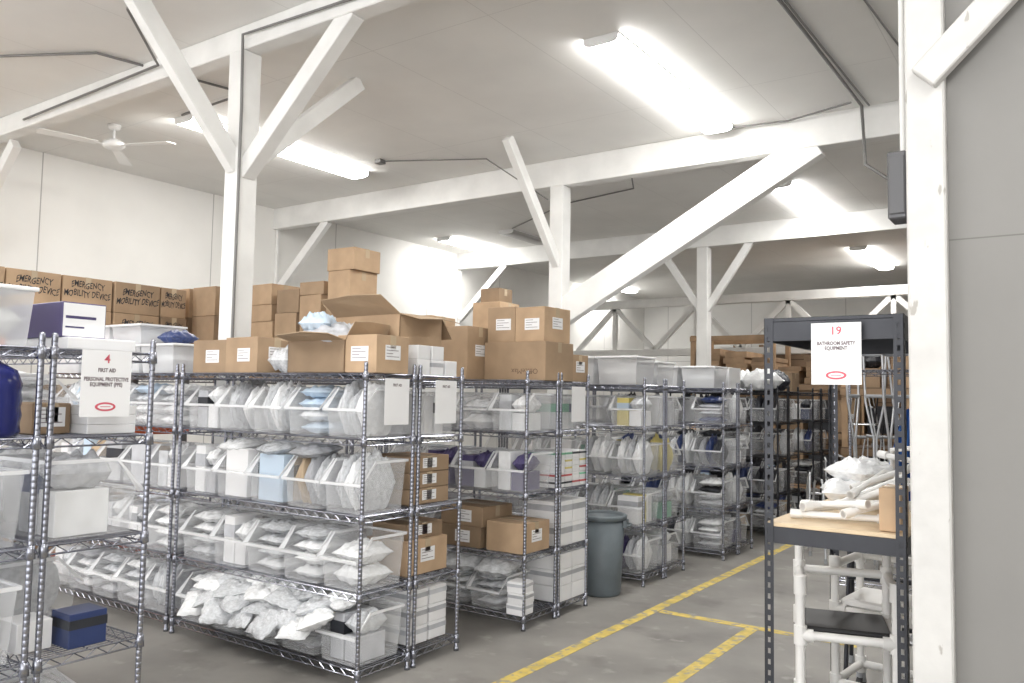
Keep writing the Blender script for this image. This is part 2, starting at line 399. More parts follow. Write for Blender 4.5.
def band_mesh(w,d,h,mat):
    k = ('b',round(w,2),round(d,2),round(h,2),mat.name)
    if k in _cache: return _cache[k]
    mb = MB(); e_=.0012; mb.box(-w/2-e_,w/2+e_,-d/2-e_,d/2+e_,h*.55,h*.82); me = mb.mesh('printed_band', mat); _cache[k] = me; return me
def carton(w,d,h,loc,rz=0,mat=None,band=None,label='small white carton of supplies',group=None,name='carton'):
    o = ob(name, carton_mesh(w,d,h,mat or m_white), loc=loc, rot=(0,0,rz)); tag(o,label,'carton',group)
    if band: ob('printed_band', band_mesh(w,d,h,band), o)
    return o
def tape_mesh(w,d,h):
    k = ('t',round(w,2),round(d,2),round(h,2))
    if k in _cache: return _cache[k]
    mb = MB(); e_=.0015
    mb.box(-w/2-e_,w/2+e_,-.026,.026,h-.0005,h+e_); mb.box(-w/2-e_,-w/2+.0005,-.026,.026,h-.08,h+e_); mb.box(w/2-.0005,w/2+e_,-.026,.026,h-.08,h+e_)
    me = mb.mesh('packing_tape', m_tape); _cache[k] = me; return me
mb = MB(); mb.box(-.07,.07,-.0015,.0,-.045,.045)
for i,(a,b_) in enumerate(((-.06,.01),(-.06,.05),(-.06,.0),(-.06,.055))): mb.box(a,b_,-.0022,-.0014,.030-i*.019,.0335-i*.019,1)
me_lab = mb.mesh('shipping_label', [m_paper, m_signgrey])
CARD_LABELS = 'brown cardboard box sealed with tape'
def cbox(w,d,h,loc,rz=0,lab='',label=None,group='cardboard boxes',mat=m_card):
    o = ob('cardboard_box', carton_mesh(w,d,h,mat), loc=loc, rot=(0,0,rz))
    tag(o, label or (CARD_LABELS + (' with a white shipping label' if lab else '')), 'box', group)
    ob('packing_tape', tape_mesh(w,d,h), o)
    if 'y' in lab: ob('shipping_label', me_lab, o, loc=(w*.08,-d/2,h*.5), scale=(1,1,min(1,h/.14)))
    if 'x' in lab: ob('shipping_label', me_lab, o, loc=(w/2,d*.0,h*.55), rot=(0,0,rad(90)), scale=(min(1,d/.2),1,min(1,h/.14)))
    return o
def open_box(w,d,h,loc,rz=0,flaps=(40,60,30,50),label='open brown cardboard box with raised flaps',fr=.45):
    t = .005; o = ob('open_cardboard_box', None, loc=loc, rot=(0,0,rz)); tag(o,label,'box')
    mb = MB(); mb.box(-w/2,w/2,-d/2,d/2,0,t)
    mb.box(-w/2,w/2,-d/2,-d/2+t,0,h); mb.box(-w/2,w/2,d/2-t,d/2,0,h); mb.box(-w/2,-w/2+t,-d/2,d/2,0,h); mb.box(w/2-t,w/2,-d/2,d/2,0,h)
    ob('box_body', mb.mesh('box_body', m_card), o)
    fl = d*fr
    for i,(ang,px,py,rz_,ln) in enumerate(((flaps[0],0,-d/2,0,w),(flaps[1],w/2,0,90,d),(flaps[2],0,d/2,180,w),(flaps[3],-w/2,0,270,d))):
        mb = MB(); mb.add([(-ln/2,0,-t/2),(ln/2,0,-t/2),(ln/2-.02,-fl,-t/2),(0,-fl*1.02,-t/2+.015),(-ln/2+.015,-fl*.97,-t/2),
                           (-ln/2,0,t/2),(ln/2,0,t/2),(ln/2-.02,-fl,t/2),(0,-fl*1.02,t/2+.015),(-ln/2+.015,-fl*.97,t/2)],
                          [(0,1,2,3,4)[::-1],(5,6,7,8,9),(0,1,6,5),(1,2,7,6),(2,3,8,7),(3,4,9,8),(4,0,5,9)])
        f = ob('flap', mb.mesh('flap', m_cardin), o, loc=(px,py,h+.002)); f.rotation_euler = Euler((rad(-ang),0,rad(rz_)), 'XYZ')
    return o
def pouch_mesh(seed, mat, crump=0.3):
    k = ('p',seed,mat.name,crump)
    if k in _cache: return _cache[k]
    r = random.Random(seed); n = 20 if crump > .5 else 12; ph = [r.uniform(0,6.28) for _ in range(14)]; fr = [r.uniform(3,13) for _ in range(14)]
    mb = MB(); vs = []
    for s_ in (1,-1):
        for j in range(n+1):
            for i in range(n+1):
                x = -1+2*i/n; y = -1+2*j/n
                prof = (1-abs(x)**2.6)*(1-abs(y)**2.6)
                wob = sum(abs(math.sin(.5*(fr[q]*x+fr[q+1]*y*(1 if q%2 else -1)+ph[q]))) for q in range(0,10))/10-.6
                z = s_*prof**.6*.5*(1+crump*wob*2.2) + (r.uniform(-.05,.05)*prof*crump)
                ex = 1 + .05*math.sin(fr[6]*y+ph[6])*(abs(x)>.9)
                vs.append((x*.5*ex, y*.5*(1+.04*math.sin(fr[7]*x)), z if s_>0 else max(z,-.5)))
    N = (n+1)**2; fs = []
    for j in range(n):
        for i in range(n):
            a = j*(n+1)+i; fs.append((a,a+1,a+n+2,a+n+1)); fs.append((N+a,N+a+n+1,N+a+n+2,N+a+1))
    mb.add([(x,y,z+.5) for x,y,z in vs], fs, 0, True)
    me = mb.mesh('pouch', mat); _cache[k] = me; return me
def pouch(w,d,h,loc,rz=0,color='white',tilt=(0,0),crump=.3,label=None,group='wrapped medical supplies'):
    o = ob('plastic_pouch', pouch_mesh(R.randint(1,6), m_cols[color], crump), loc=loc, rot=(tilt[0],tilt[1],rz), scale=(w,d,h))
    nm = {'paleblue':'pale blue','brightblue':'bright blue'}.get(color,color)
    return tag(o, label or ('%s plastic-wrapped supply pouch in a shelf bin' % nm), 'pouch', group)
WH = ['white','white','clear','clear','white','grey']
def rcol(pal):
    c = R.choice(pal); return m_cols[c] if c not in ('white','clear') or R.random()<.4 else m_white
def fill_bin(x,y,z,w,d,h,kind,pal,group):
    z += .006
    if kind == 'stack':
        n = 4; t = h*1.02/n
        for i in range(n): pouch(w*R.uniform(.80,.90),d*.84,t*.99,(x+R.uniform(-.008,.008),y+R.uniform(-.006,.006),z+i*t),R.uniform(-.06,.06),R.choice(pal),crump=.8,group=group)
    elif kind == 'low':
        for i in range(2): pouch(w*.86,d*.84,h*.40,(x,y,z+i*h*.41),R.uniform(-.05,.05),R.choice(pal),crump=.8,group=group)
    elif kind == 'stand':
        n = 3; dd = d*.86/n
        for i in range(n):
            hh = round(h*R.uniform(.82,1.08),2)
            carton(round(w*R.uniform(.70,.86),2),round(dd*.92,2),hh,(x,y-d*.43+dd*(i+.5),z),0,rcol(pal),
                   m_cols[R.choice(['blue','grey','paleblue','green','purple','grey','dark'])] if R.random()<.45 else None,group=group)
    elif kind == 'slots':
        n = 3; ww = w*.88/n
        for i in range(n):
            hh = h*R.uniform(.9,1.15)
            pouch(ww*.98,d*.84,hh,(x-w*.44+ww*(i+.5),y,z),0,R.choice(pal),crump=.55,group=group)
    elif kind == 'mix':
        a = w*.43
        carton(round(a*.96,2),round(d*.66,2),round(h*R.uniform(.75,1.05),2),(x-w*.22,y-d*.06,z),0,rcol(pal),m_cols[R.choice(['grey','blue','paleblue','dark'])] if R.random()<.6 else None,group=group)
        hh = round(h*R.uniform(.45,.6),2)
        carton(round(a*.94,2),round(d*.66,2),hh,(x+w*.22,y-d*.06,z),0,rcol(pal),group=group)
        pouch(a*1.0,d*.72,h*.42,(x+w*.22,y-d*.05,z+hh+.003),R.uniform(-.1,.1),R.choice(pal),crump=.8,group=group)
def bins_row(x0,x1,yc,z,n,d=.42,h=.27,face=-1,kinds=('stack','stand','low'),pal=WH,group='frosted bins on the wire shelves',skip=0.0,ffrom=0):
    w = (x1-x0-.06)/n - .040
    w = round(w,3); me = bin_mesh(w,d-.03,h)
    for i in range(n):
        if R.random() < skip: continue
        x = x0+.03+(i+.5)*(x1-x0-.06)/n
        o = ob('plastic_bin', me, loc=(x,yc,z+.001), rot=(0,0,(0 if face<0 else math.pi)+R.uniform(-.03,.03)))
        tag(o,'frosted translucent plastic bin with a dropped front','bin',group)
        if i >= ffrom: fill_bin(x,yc,z+.001,w*.88,(d-.03)*.88,h*.98,R.choice(kinds),pal,'packaged supplies inside the bins')
def tote(w,d,h,loc,rz=0,label='clear plastic storage tote with a white lid',color=None):
    o = ob('storage_tote', None, loc=loc, rot=(0,0,rz)); tag(o,label,'storage tote','plastic storage totes')
    mb = MB(); a=w/2; b_=d/2
    vs=[(-a*.92,-b_*.92,0),(a*.92,-b_*.92,0),(a*.92,b_*.92,0),(-a*.92,b_*.92,0),(-a,-b_,h-.02),(a,-b_,h-.02),(a,b_,h-.02),(-a,b_,h-.02)]
    mb.add(vs,[(0,3,2,1),(0,1,5,4),(1,2,6,5),(2,3,7,6),(3,0,4,7)])
    ob('tote_body', mb.mesh('tote_body', m_tote), o)
    mb = MB(); mb.box(-a-.012,a+.012,-b_-.012,b_+.012,h-.02,h-.004); mb.box(-a+.03,a-.03,-b_+.03,b_-.03,h-.004,h); ob('lid', mb.mesh('lid', m_white, .003), o)
    pouch(w*.84,d*.84,h*.80,(loc[0],loc[1],loc[2]+.005),rz,color or R.choice(['white','clear','white']),crump=.8,group='supplies inside totes',label='white plastic-wrapped supplies packed in a clear tote')

# ------------------------------------------------------------------ row 1
mk = mark()
AY0, AY1 = 3.47, 3.93
rack(-5.36,-3.52,AY0,AY1, label='chrome wire shelving unit with rows of frosted bins facing the aisle')
rack(-7.24,-5.40,AY0,AY1)
rack(-5.33,-3.52,3.955,4.415, label='chrome wire shelving unit standing back to back with another')
for z,k,p,h in ((1.43,('slots','mix','stack'),['white','white','clear','clear','grey','paleblue'],.30),(.98,('stand','mix','mix','slots'),WH+['paleblue','tan'],.31),(.53,('low','mix','stack'),['white','clear','white','white'],.31),(.10,('slots','mix','stack'),['white','white','clear','clear','grey'],.30)):
    bins_row(-5.36,-3.52,3.70,z,5,kinds=k,pal=p,h=h)
    bins_row(-7.24,-5.40,3.70,z,5,kinds=k,pal=p,h=h)
g = 'crumpled bags heaped on the lower bins'
for i in range(20):
    x = -5.0+i*.062; s = R.uniform(.19,.28); q = i%4
    pouch(s,s*R.uniform(.8,1.1),s*.34,(x,(3.46,3.54,3.50,3.63)[q],(.24,.36,.30,.40)[q]),R.uniform(-.9,.9),R.choice(['clear','white','clear','white','white']),tilt=(rad(R.uniform(18,50) if q in (0,2) else R.uniform(5,20)),rad(R.uniform(-16,16))),crump=.8,label='crumpled plastic bag of wrapped supplies heaped on a bin',group=g)
for i,x in enumerate((-4.9,-4.5,-4.15)): pouch(.26,.26,.08,(x,3.68,1.285),R.uniform(-.5,.5),['white','clear','grey'][i],tilt=(rad(8),0),crump=.6)
BY = 4.185
for z in (1.43,.98,.53,.10): bins_row(-5.33,-4.05,BY,z,4,face=1,kinds=('stand','stack'),ffrom=3)
for i in range(3): cbox(.36,.40,.10,(-3.80,BY,.985+i*.104),lab='x',group='cardboard boxes stacked on the shelf')
cbox(.36,.40,.22,(-3.80,BY,.535),lab='x',mat=m_card); cbox(.30,.36,.10,(-3.80,BY,.757),lab='x')
for i in range(2):
    for j in range(3): carton(.36,.17,.11,(-3.78,4.09+.19*i,.105+j*.113),mat=m_white,band=m_cols['grey'],label='white labelled carton stacked at the shelf end',group='white cartons stacked at the shelf end')
bins_row(-4.0,-3.52,BY,1.43,1,face=1,kinds=('stand',),h=.3)
T = 1.822
cbox(.36,.32,.23,(-5.13,3.70,T),.05,lab='yx'); cbox(.36,.32,.24,(-4.74,3.68,T),-.05,lab='yx')
pouch(.22,.26,.17,(-4.43,3.70,T),.2,'clear',crump=.8,label='crumpled clear plastic bag on the top shelf')
open_box(.50,.36,.20,(-4.03,3.71,T),.03,(14,60,70,8),label='open cardboard box holding a crumpled plastic bag',fr=.36)
pouch(.42,.33,.17,(-4.02,3.70,T+.14),.1,'grey',tilt=(rad(6),rad(8)),crump=.8,label='crumpled grey translucent bag bulging from an open box')
pouch(.20,.22,.13,(-4.12,3.64,T+.25),.4,'paleblue',crump=.8,label='pale blue plastic wrap on top of the bag')
cbox(.32,.30,.23,(-3.69,3.70,T),.04,lab='yx',label='brown cardboard box with a white label at the shelf corner')
open_box(.64,.40,.40,(-4.03,4.19,T),-.06,(34,-14,-48,30),label='large open cardboard box with wide raised flaps',fr=.48)
pouch(.22,.3,.12,(-4.15,4.19,T+.34),.2,'tan',crump=.8,label='crumpled brown packing paper in an open box')
for i,(x,y) in enumerate(((-3.60,4.02),(-3.60,4.16),(-3.60,4.30))):
    carton(.10,.12,.10,(x,y,T),mat=m_white,band=m_cols['grey'] if i%2 else None,label='small white product carton on the top shelf',group='small white cartons')
    if i<2: carton(.10,.12,.09,(x,y,T+.101),mat=m_white,label='small white product carton on the top shelf',group='small white cartons')
shift(mk, .08, .0)
for i in range(4):
    tote(.42,.40,.22,(-6.95+i*.44,3.70,T))
for i in range(3): tote(.40,.38,.16,(-6.95+i*.44,3.70,T+.221))
pouch(.22,.22,.10,(-5.68,3.70,T+.222),.1,'blue',crump=.8,label='dark blue folded bag on a storage tote')

# ------------------------------------------------------------------ row 2
mk = mark()
rack(-5.22,-3.40,5.04,5.50); rack(-5.22,-3.40,5.52,5.98); rack(-7.10,-5.26,5.04,5.50); rack(-7.10,-5.26,5.52,5.98); rack(-8.98,-7.14,5.04,5.50)
for z in (1.43,.98,.53,.10): bins_row(-7.10,-5.26,5.27,z,5,kinds=('low','stack'),ffrom=5)
for z in (1.43,.98): bins_row(-5.22,-3.40,5.27,z,5,h=.29,kinds=('low','mix','mix'),pal=['white','clear','white','purple'] if z<1 else ['clear','white'],ffrom=1)
bins_row(-5.22,-4.3,5.27,.53,3,kinds=('stack',)); bins_row(-5.22,-4.3,5.27,.10,3,kinds=('stack',))
cbox(.40,.38,.16,(-4.05,5.27,.532),.03,lab='yx'); cbox(.42,.38,.15,(-4.02,5.27,.694),-.04,lab='y'); cbox(.34,.36,.22,(-3.62,5.27,.532),lab='x')
bins_row(-4.3,-3.60,5.27,.10,2,h=.24,kinds=('stack',),pal=['clear','clear','white'])
pouch(.32,.34,.14,(-4.10,5.25,.34),.3,'clear',tilt=(rad(10),0),crump=.8,label='crumpled clear bag of supplies on a bin')
pouch(.30,.34,.13,(-3.76,5.25,.34),.1,'clear',tilt=(rad(10),0),crump=.8,label='crumpled clear bag of supplies on a bin')
for k in range(3): carton(.14,.15,.078,(-3.49+.008*(k%2),5.115,.102+k*.079),.05*k,mat=m_white,band=m_cols['grey'],label='small white carton stacked at the shelf corner',group='small white cartons at the shelf corner')
g='small product cartons stacked on the shelf'
for i in range(4):
    for j in range(5):
        carton(.30,.10,.055,(-3.58,5.58+i*.115,.982+j*.057),mat=m_white,band=m_cols[R.choice(['green','red','white','yellow','dark'])],label='small printed product carton in a stack',group=g)
bins_row(-5.22,-3.40,5.75,1.43,5,face=1,kinds=('stand','low'),ffrom=3)
for z in (.98,.53,.10): bins_row(-5.22,-3.80,5.75,z,4,face=1,kinds=('stand','low'),ffrom=4)
g='white cartons on the shelf end'
for j in range(2):
    for i in range(2): carton(.34,.21,.17,(-3.59,5.64+i*.22,.532+j*.173),mat=m_white,band=m_cols['grey'],label='white carton with printed side on the shelf end',group=g)
for j in range(3):
    for i in range(2): carton(.34,.21,.12,(-3.59,5.64+i*.22,.102+j*.123),mat=m_white,band=m_cols['grey'] if j%2 else None,label='white carton with printed side on the shelf end',group=g)
cbox(.34,.34,.42,(-4.17,5.25,T),lab='x')
o = cbox(.58,.42,.30,(-3.70,5.50,T),label='wide brown cardboard moving box with printed lettering')
ob('printed_text', text_mesh('OfficeMax', .06, m_brownink), o, loc=(.10,-.2115,.07), rot=(rad(90),rad(180),0))
cbox(.26,.36,.28,(-3.86,5.50,T+.302),.05,lab='y'); cbox(.28,.36,.27,(-3.57,5.50,T+.302),-.05,lab='yx')
cbox(.34,.26,.22,(-3.60,5.86,T),lab='x')
cbox(.36,.36,.30,(-4.6,5.27,T)); cbox(.40,.36,.32,(-5.0,5.27,T),lab='y'); cbox(.36,.36,.22,(-4.6,5.27,T+.303),.1)
for x,hs,w in ((-6.95,(.33,.30,.28),.36),(-6.55,(.32,.22,.16,.2),.34),(-6.18,(.30,.31,.22),.34),(-5.84,(.30,.20,.26,.12),.31),(-5.48,(.36,.32,.28,.20),.33)):
    z = T
    for h in hs:
        cbox(w*R.choice([1,1,.85]),.34,h,(x+R.uniform(-.015,.015),5.27,z),R.uniform(-.08,.08),lab=R.choice(['y','','','']),group='cardboard boxes stacked on the top shelf'); z += h+.003
for x,hs in ((-8.75,(.3,.34,.3)),(-8.3,(.3,.34)),(-7.9,(.33,.3,.3)),(-7.45,(.33,.3,.3))):
    z = T
    for h in hs: cbox(.38,.36,h,(x,5.27,z),R.uniform(-.03,.03),lab=R.choice(['y','']),group='cardboard boxes stacked on the top shelf'); z += h+.003
for x,h in ((-6.8,.5),(-6.3,.4),(-5.7,.5)): cbox(.42,.38,h,(x,5.75,T),group='cardboard boxes stacked on the top shelf')
shift(mk, .06, 0)

# ------------------------------------------------------------------ rows 3..6
def row(x0,x1,y0,mat=m_chrome,pal=WH,kinds=('mix','stand','slots'),cols=('green','yellow','purple','white','tan'),back=3):
    for k,ya in enumerate((y0,y0+.48)):
        rack(x0,x1,ya,ya+.46,mat=mat,label='black wire shelving unit loaded with mixed supplies' if mat is m_black_wire else 'chrome wire shelving unit with five shelves full of supplies')
        for z in (1.43,.98,.53,.10):
            bins_row(x0,x1,ya+.23,z,5,h=.29,face=-1 if k==0 else 1,kinds=kinds,pal=pal+([R.choice(cols)] if cols else []),skip=.05,ffrom=(1 if k==0 else back))
row(-5.15,-3.26,6.86,pal=['white','clear','white','grey'])
row(-4.97,-3.12,8.50,pal=['white','dark','clear','white','grey'],kinds=('mix','slots','stack'),cols=('dark','blue','purple'))
row(-4.97,-3.10,10.35,mat=m_black_wire,pal=['white','dark','dark','tan'],kinds=('mix','slots','stack'),cols=('blue','dark'),back=4)
row(-4.97,-3.10,12.0,mat=m_black_wire,pal=['white','dark','dark','dark'],kinds=('mix','slots','stack'),cols=('blue','dark'),back=4)
rack(-7.05,-5.19,6.86,7.32); rack(-7.05,-5.19,7.34,7.80)
for i in range(4): tote(.41,.40,.27,(-4.92+i*.45,7.09,T))
for i in range(4): tote(.40,.40,.24,(-4.92+i*.45,7.57,T))
for i in range(4): cbox(.38,.38,.30+.08*(i%2),(-6.8+i*.42,7.09,T))
z = T
for h in (.5,.42,.16): 
    if h>.2: cbox(.38,.38,h,(-5.47,7.57,z))
    else: cbox(.26,.26,h,(-5.47,7.57,z))
    z += h+.003
for i in range(4): tote(.38,.38,.24,(-4.72+i*.43,8.73,T))
for i in range(4): carton(.36,.38,.20+.04*(i%2),(-4.72+i*.43,9.2,T),mat=m_white,label='large white carton on the top shelf',group='large white cartons')
for i in range(4): pouch(.42,.36,.26,(-4.7+i*.44,10.58,T),R.uniform(-.4,.4),['white','dark','white','white'][i],crump=.6,label='bulging bag on the top shelf',group='bags on the top shelf')
for i in range(4): pouch(.42,.36,.26,(-4.7+i*.44,11.06,T),R.uniform(-.4,.4),['dark','dark','white','dark'][i],crump=.6,label='bulging bag on the top shelf',group='bags on the top shelf')
for i in range(3): cbox(.38,.36,.28,(-4.5+i*.45,12.23,T),lab='y')

# ------------------------------------------------------------------ trash can
c = ob('trash_can', None, loc=(-3.47,6.43,0)); tag(c,'large round blue-grey plastic trash can between shelving rows','trash can')
mb = MB(); mb.lathe([(0,.0),(.165,.0),(.175,.02),(.208,.66),(.198,.66),(.168,.03),(0,.03)],32); ob('can_body', mb.mesh('can_body', m_can), c)
mb = MB(); mb.lathe([(.205,.64),(.224,.645),(.228,.675),(.218,.685),(.2,.68),(.2,.65)],32); ob('rim', mb.mesh('rim', m_can), c)
for a in (20,200):
    mb = MB(); mb.tube([(.215,-.06,.60),(.255,-.055,.60),(.26,0,.60),(.255,.055,.60),(.215,.06,.60)],.011,8); mb.box(.2,.232,-.07,.07,.58,.64)
    ob('handle', mb.mesh('handle', m_can), c, rot=(0,0,rad(a)))

# ------------------------------------------------------------------ left racks
mk = mark()
ZL = (1.86,1.50,1.07,.62,.15)
rack(-5.23,-3.40,1.60,2.06,H=1.92,zs=ZL,label='chrome wire shelving unit holding protective equipment')
rack(-5.23,-3.40,1.12,1.58,H=1.92,zs=ZL,label='chrome wire shelving unit holding protective equipment')
bins_row(-5.23,-3.40,1.83,1.07,4,face=1,kinds=('slots','mix'),pal=['white','white','grey','clear'],h=.33,ffrom=2)
bins_row(-5.23,-3.86,1.83,.62,3,face=1,kinds=('slots','stand'),pal=['white','white','grey','clear'],h=.3,ffrom=2)
bins_row(-5.23,-4.0,1.83,1.50,3,face=1,h=.26,kinds=('stack',),ffrom=2); bins_row(-5.23,-3.42,1.83,.15,4,face=1,ffrom=2)
for z in (1.07,.62,.15): bins_row(-5.23,-3.40,1.35,z,4,face=-1,kinds=('slots','mix'),pal=['white','clear','white','grey'],h=.3,ffrom=2)
cbox(.26,.16,.13,(-3.75,1.72,1.502),lab='x')
for i in range(3): carton(.20,.22,.04,(-3.60,1.92,1.502+i*.041),mat=m_white,label='flat white glove carton on the wire shelf',group='flat white cartons')
carton(.15,.16,.14,(-3.52,1.83,.622),mat=m_cols['blue'],band=m_cols['dark'],label='small dark navy case on the shelf')
carton(.16,.14,.12,(-3.62,1.66,.622),mat=m_white,label='small white carton beside a dark navy case')
tote(.44,.38,.24,(-3.66,1.35,1.862),color='white'); tote(.44,.38,.24,(-4.2,1.35,1.862),color='white')
carton(.56,.30,.05,(-3.74,1.84,1.862),mat=m_white,label='flat white carton on the top shelf')
o = carton(.50,.19,.15,(-3.76,1.78,1.913),mat=m_cols['purple'],label='dark navy and white carton on the top shelf')
mb = MB(); mb.box(0,.0015,-.09,.09,.005,.145); mb.box(.0016,.002,-.08,.0,.04,.047,1); mb.box(.0016,.002,-.08,.05,.08,.092,1); ob('printed_panel', mb.mesh('printed_panel', [m_white, m_cols['purple']]), o, loc=(.2505,0,0), label='white printed end panel')
j = ob('water_jug', None, loc=(-3.53,1.43,1.502)); j.scale=(.85,.85,1.05); tag(j,'large dark blue ribbed plastic bottle on the wire shelf','bottle')
mb = MB(); mb.lathe([(0,0),(.12,0),(.135,.02),(.13,.05),(.137,.08),(.13,.11),(.137,.14),(.13,.17),(.135,.2),(.11,.25),(.045,.28),(.03,.29)],24); ob('bottle_body', mb.mesh('bottle_body', m_jug), j)
mb = MB(); mb.lathe([(.032,.28),(.034,.315),(0,.318)],16); ob('cap', mb.mesh('cap', m_white), j)
shift(mk, .0, .06)
# ------------------------------------------------------------------ pallet rack by the wall
pr = ob('pallet_rack', None, loc=(0,0,0)); tag(pr,'heavy pallet rack with orange beams holding marked boxes','pallet rack')
for y in (1.2,3.1,4.98):
    for x in (-8.42,-7.50):
        mb = MB(); mb.box(x-.04,x+.04,y-.035,y+.035,0,2.10); ob('upright', mb.mesh('upright', m_cond, .004), pr)
for z in (.25,1.36,2.10):
    for x in (-8.46,-7.46):
        mb = MB(); mb.box(x-.025,x+.025,1.16,5.02,z-.10,z); ob('beam', mb.mesh('beam', m_orange, .004), pr)
    mb = MB(); mb.box(-8.44,-7.48,1.2,5.02,z,z+.02); ob('deck', mb.mesh('deck', m_ply), pr)
for i in range(8):
    d_ = .46 if i < 7 else .28
    y_ = 1.56+i*.48 if i < 7 else 4.83
    for lv in range(2):
        o = cbox(.60,d_,.295,(-7.80+R.uniform(-.02,.012),y_,2.122+lv*.298),label='brown cardboard box marked emergency mobility device',group='marked mobility device boxes')
        ob('marker_writing', text_mesh('EMERGENCY\nMOBILITY DEVICE', .054+.0005*(i%4), m_ink, bold=.0008, shear=.12*(-1)**i+.03), o, loc=(.3018,0,.16+.01*(i%3)), rot=(rad(90),rad(R.uniform(-2.5,2.5)),rad(90)), scale=(1 if i<7 else .6,1.5,1))
for i in range(6): cbox(.5,.42,.34,(-7.85,1.6+i*.55,1.382),lab='x'); cbox(.5,.42,.40,(-7.85,1.6+i*.55,.272),lab='x')

# ------------------------------------------------------------------ signs
def sign(num, caps, loc, rot, label, group=None):
    mb = MB(); mb.box(-.108,.108,-.14,.14,0,.0015); o = ob('paper_sign', mb.mesh('paper_sign', m_paper), loc=loc, rot=rot)
    tag(o, label, 'sign', group)
    if num: ob('sign_number', text_mesh(num, .052, m_red, bold=.0006), o, loc=(0,.102,.0022))
    for cap, y in caps: ob('sign_text', text_mesh(cap, .0195, m_signgrey, bold=.0007), o, loc=(0,y,.0022), scale=(.92,1.15,1))
    if not num: return
    lg = MB(); pts=[(.045*math.cos(a*math.pi/12),-.098+.019*math.sin(a*math.pi/12),.0022) for a in range(24)]
    lg.add(pts,[tuple(range(24))]); l = ob('logo', lg.mesh('logo', m_red), o, label='red oval logo')
    lg = MB(); pts=[(.034*math.cos(a*math.pi/12),-.098+.011*math.sin(a*math.pi/12),.0030) for a in range(24)]
    lg.add(pts,[tuple(range(24))]); ob('logo_center', lg.mesh('logo_center', m_paper), l)
    b_ = MB(); b_.box(-.022,.022,-.0995,-.0965,.0031,.0036); ob('logo_lettering', b_.mesh('logo_lettering', m_red), l)
sign('4',(('FIRST AID',.055),('PERSONAL PROTECTIVE\nEQUIPMENT (PPE)',.006)),(-3.384,1.88,1.72),FX,'white paper sign numbered 4 for protective equipment')
sign(None,(('FIRST AID',.10),),(-3.42,3.72,1.65),FX,'white paper sign reading FIRST AID on the shelf end')
sign(None,(('FIRST AID',.10),),(-3.42,4.19,1.65),FX,'white paper sign reading FIRST AID on the shelf end')
sign(None,(),(-3.32,5.75,1.64),FX,'white paper sign on the shelf end')
sign('19',(('BATHROOM SAFETY\nEQUIPMENT',.035),),(-.90,3.868,1.915),FY,'white paper sign numbered 19 for bathroom safety equipment')

# ------------------------------------------------------------------ slotted steel rack / bench
SX0,SX1,SY0,SY1,SH = -1.235,-.625,3.90,5.16,2.09
sr = ob('steel_storage_rack', None, loc=(SX0,SY0,0)); tag(sr,'charcoal slotted-angle steel rack with a plywood work surface','storage rack')
W_=SX1-SX0; D_=SY1-SY0
def angle_post(sx, sy):
    mb = MB(); t=.002; w=.042
    def wing(horiz):
        def bx(a,b_,z0,z1):
            if horiz: x0,x1=sorted((sx*a,sx*b_)); y0,y1=sorted((0,sy*t)); mb.box(x0,x1,y0,y1,z0,z1)
            else: y0,y1=sorted((sy*a,sy*b_)); x0,x1=sorted((0,sx*t)); mb.box(x0,x1,y0,y1,z0,z1)
        bx(0,.014,0,SH); bx(.027,w,0,SH)
        z=0
        while z < SH-.05: bx(.014,.027,z,z+.026); z+=.05
        bx(.014,.027,z,SH)
    wing(True); wing(False)
    return mb.mesh('post', m_slot)
for sx,px in ((1,0),(-1,W_)):
    for sy,py in ((1,0),(-1,D_)): ob('post', angle_post(sx,sy), sr, loc=(px,py,0))
def shelf_frame(z, deckmat, ht=.075):
    for a in ((.003,W_-.003,.003,.02),(.003,W_-.003,D_-.02,D_-.003),(.003,.02,.02,D_-.02),(W_-.02,W_-.003,.02,D_-.02)):
        mb = MB(); mb.box(*a,z-ht,z); ob('shelf_beam', mb.mesh('shelf_beam', m_slot), sr)
    mb = MB(); mb.box(.004,W_-.004,.004,D_-.004,z+.001,z+.019); ob('shelf_deck', mb.mesh('shelf_deck', deckmat, .002), sr)
shelf_frame(SH-.02, m_slot, .09); shelf_frame(1.11, m_ply)
TZ = 1.131

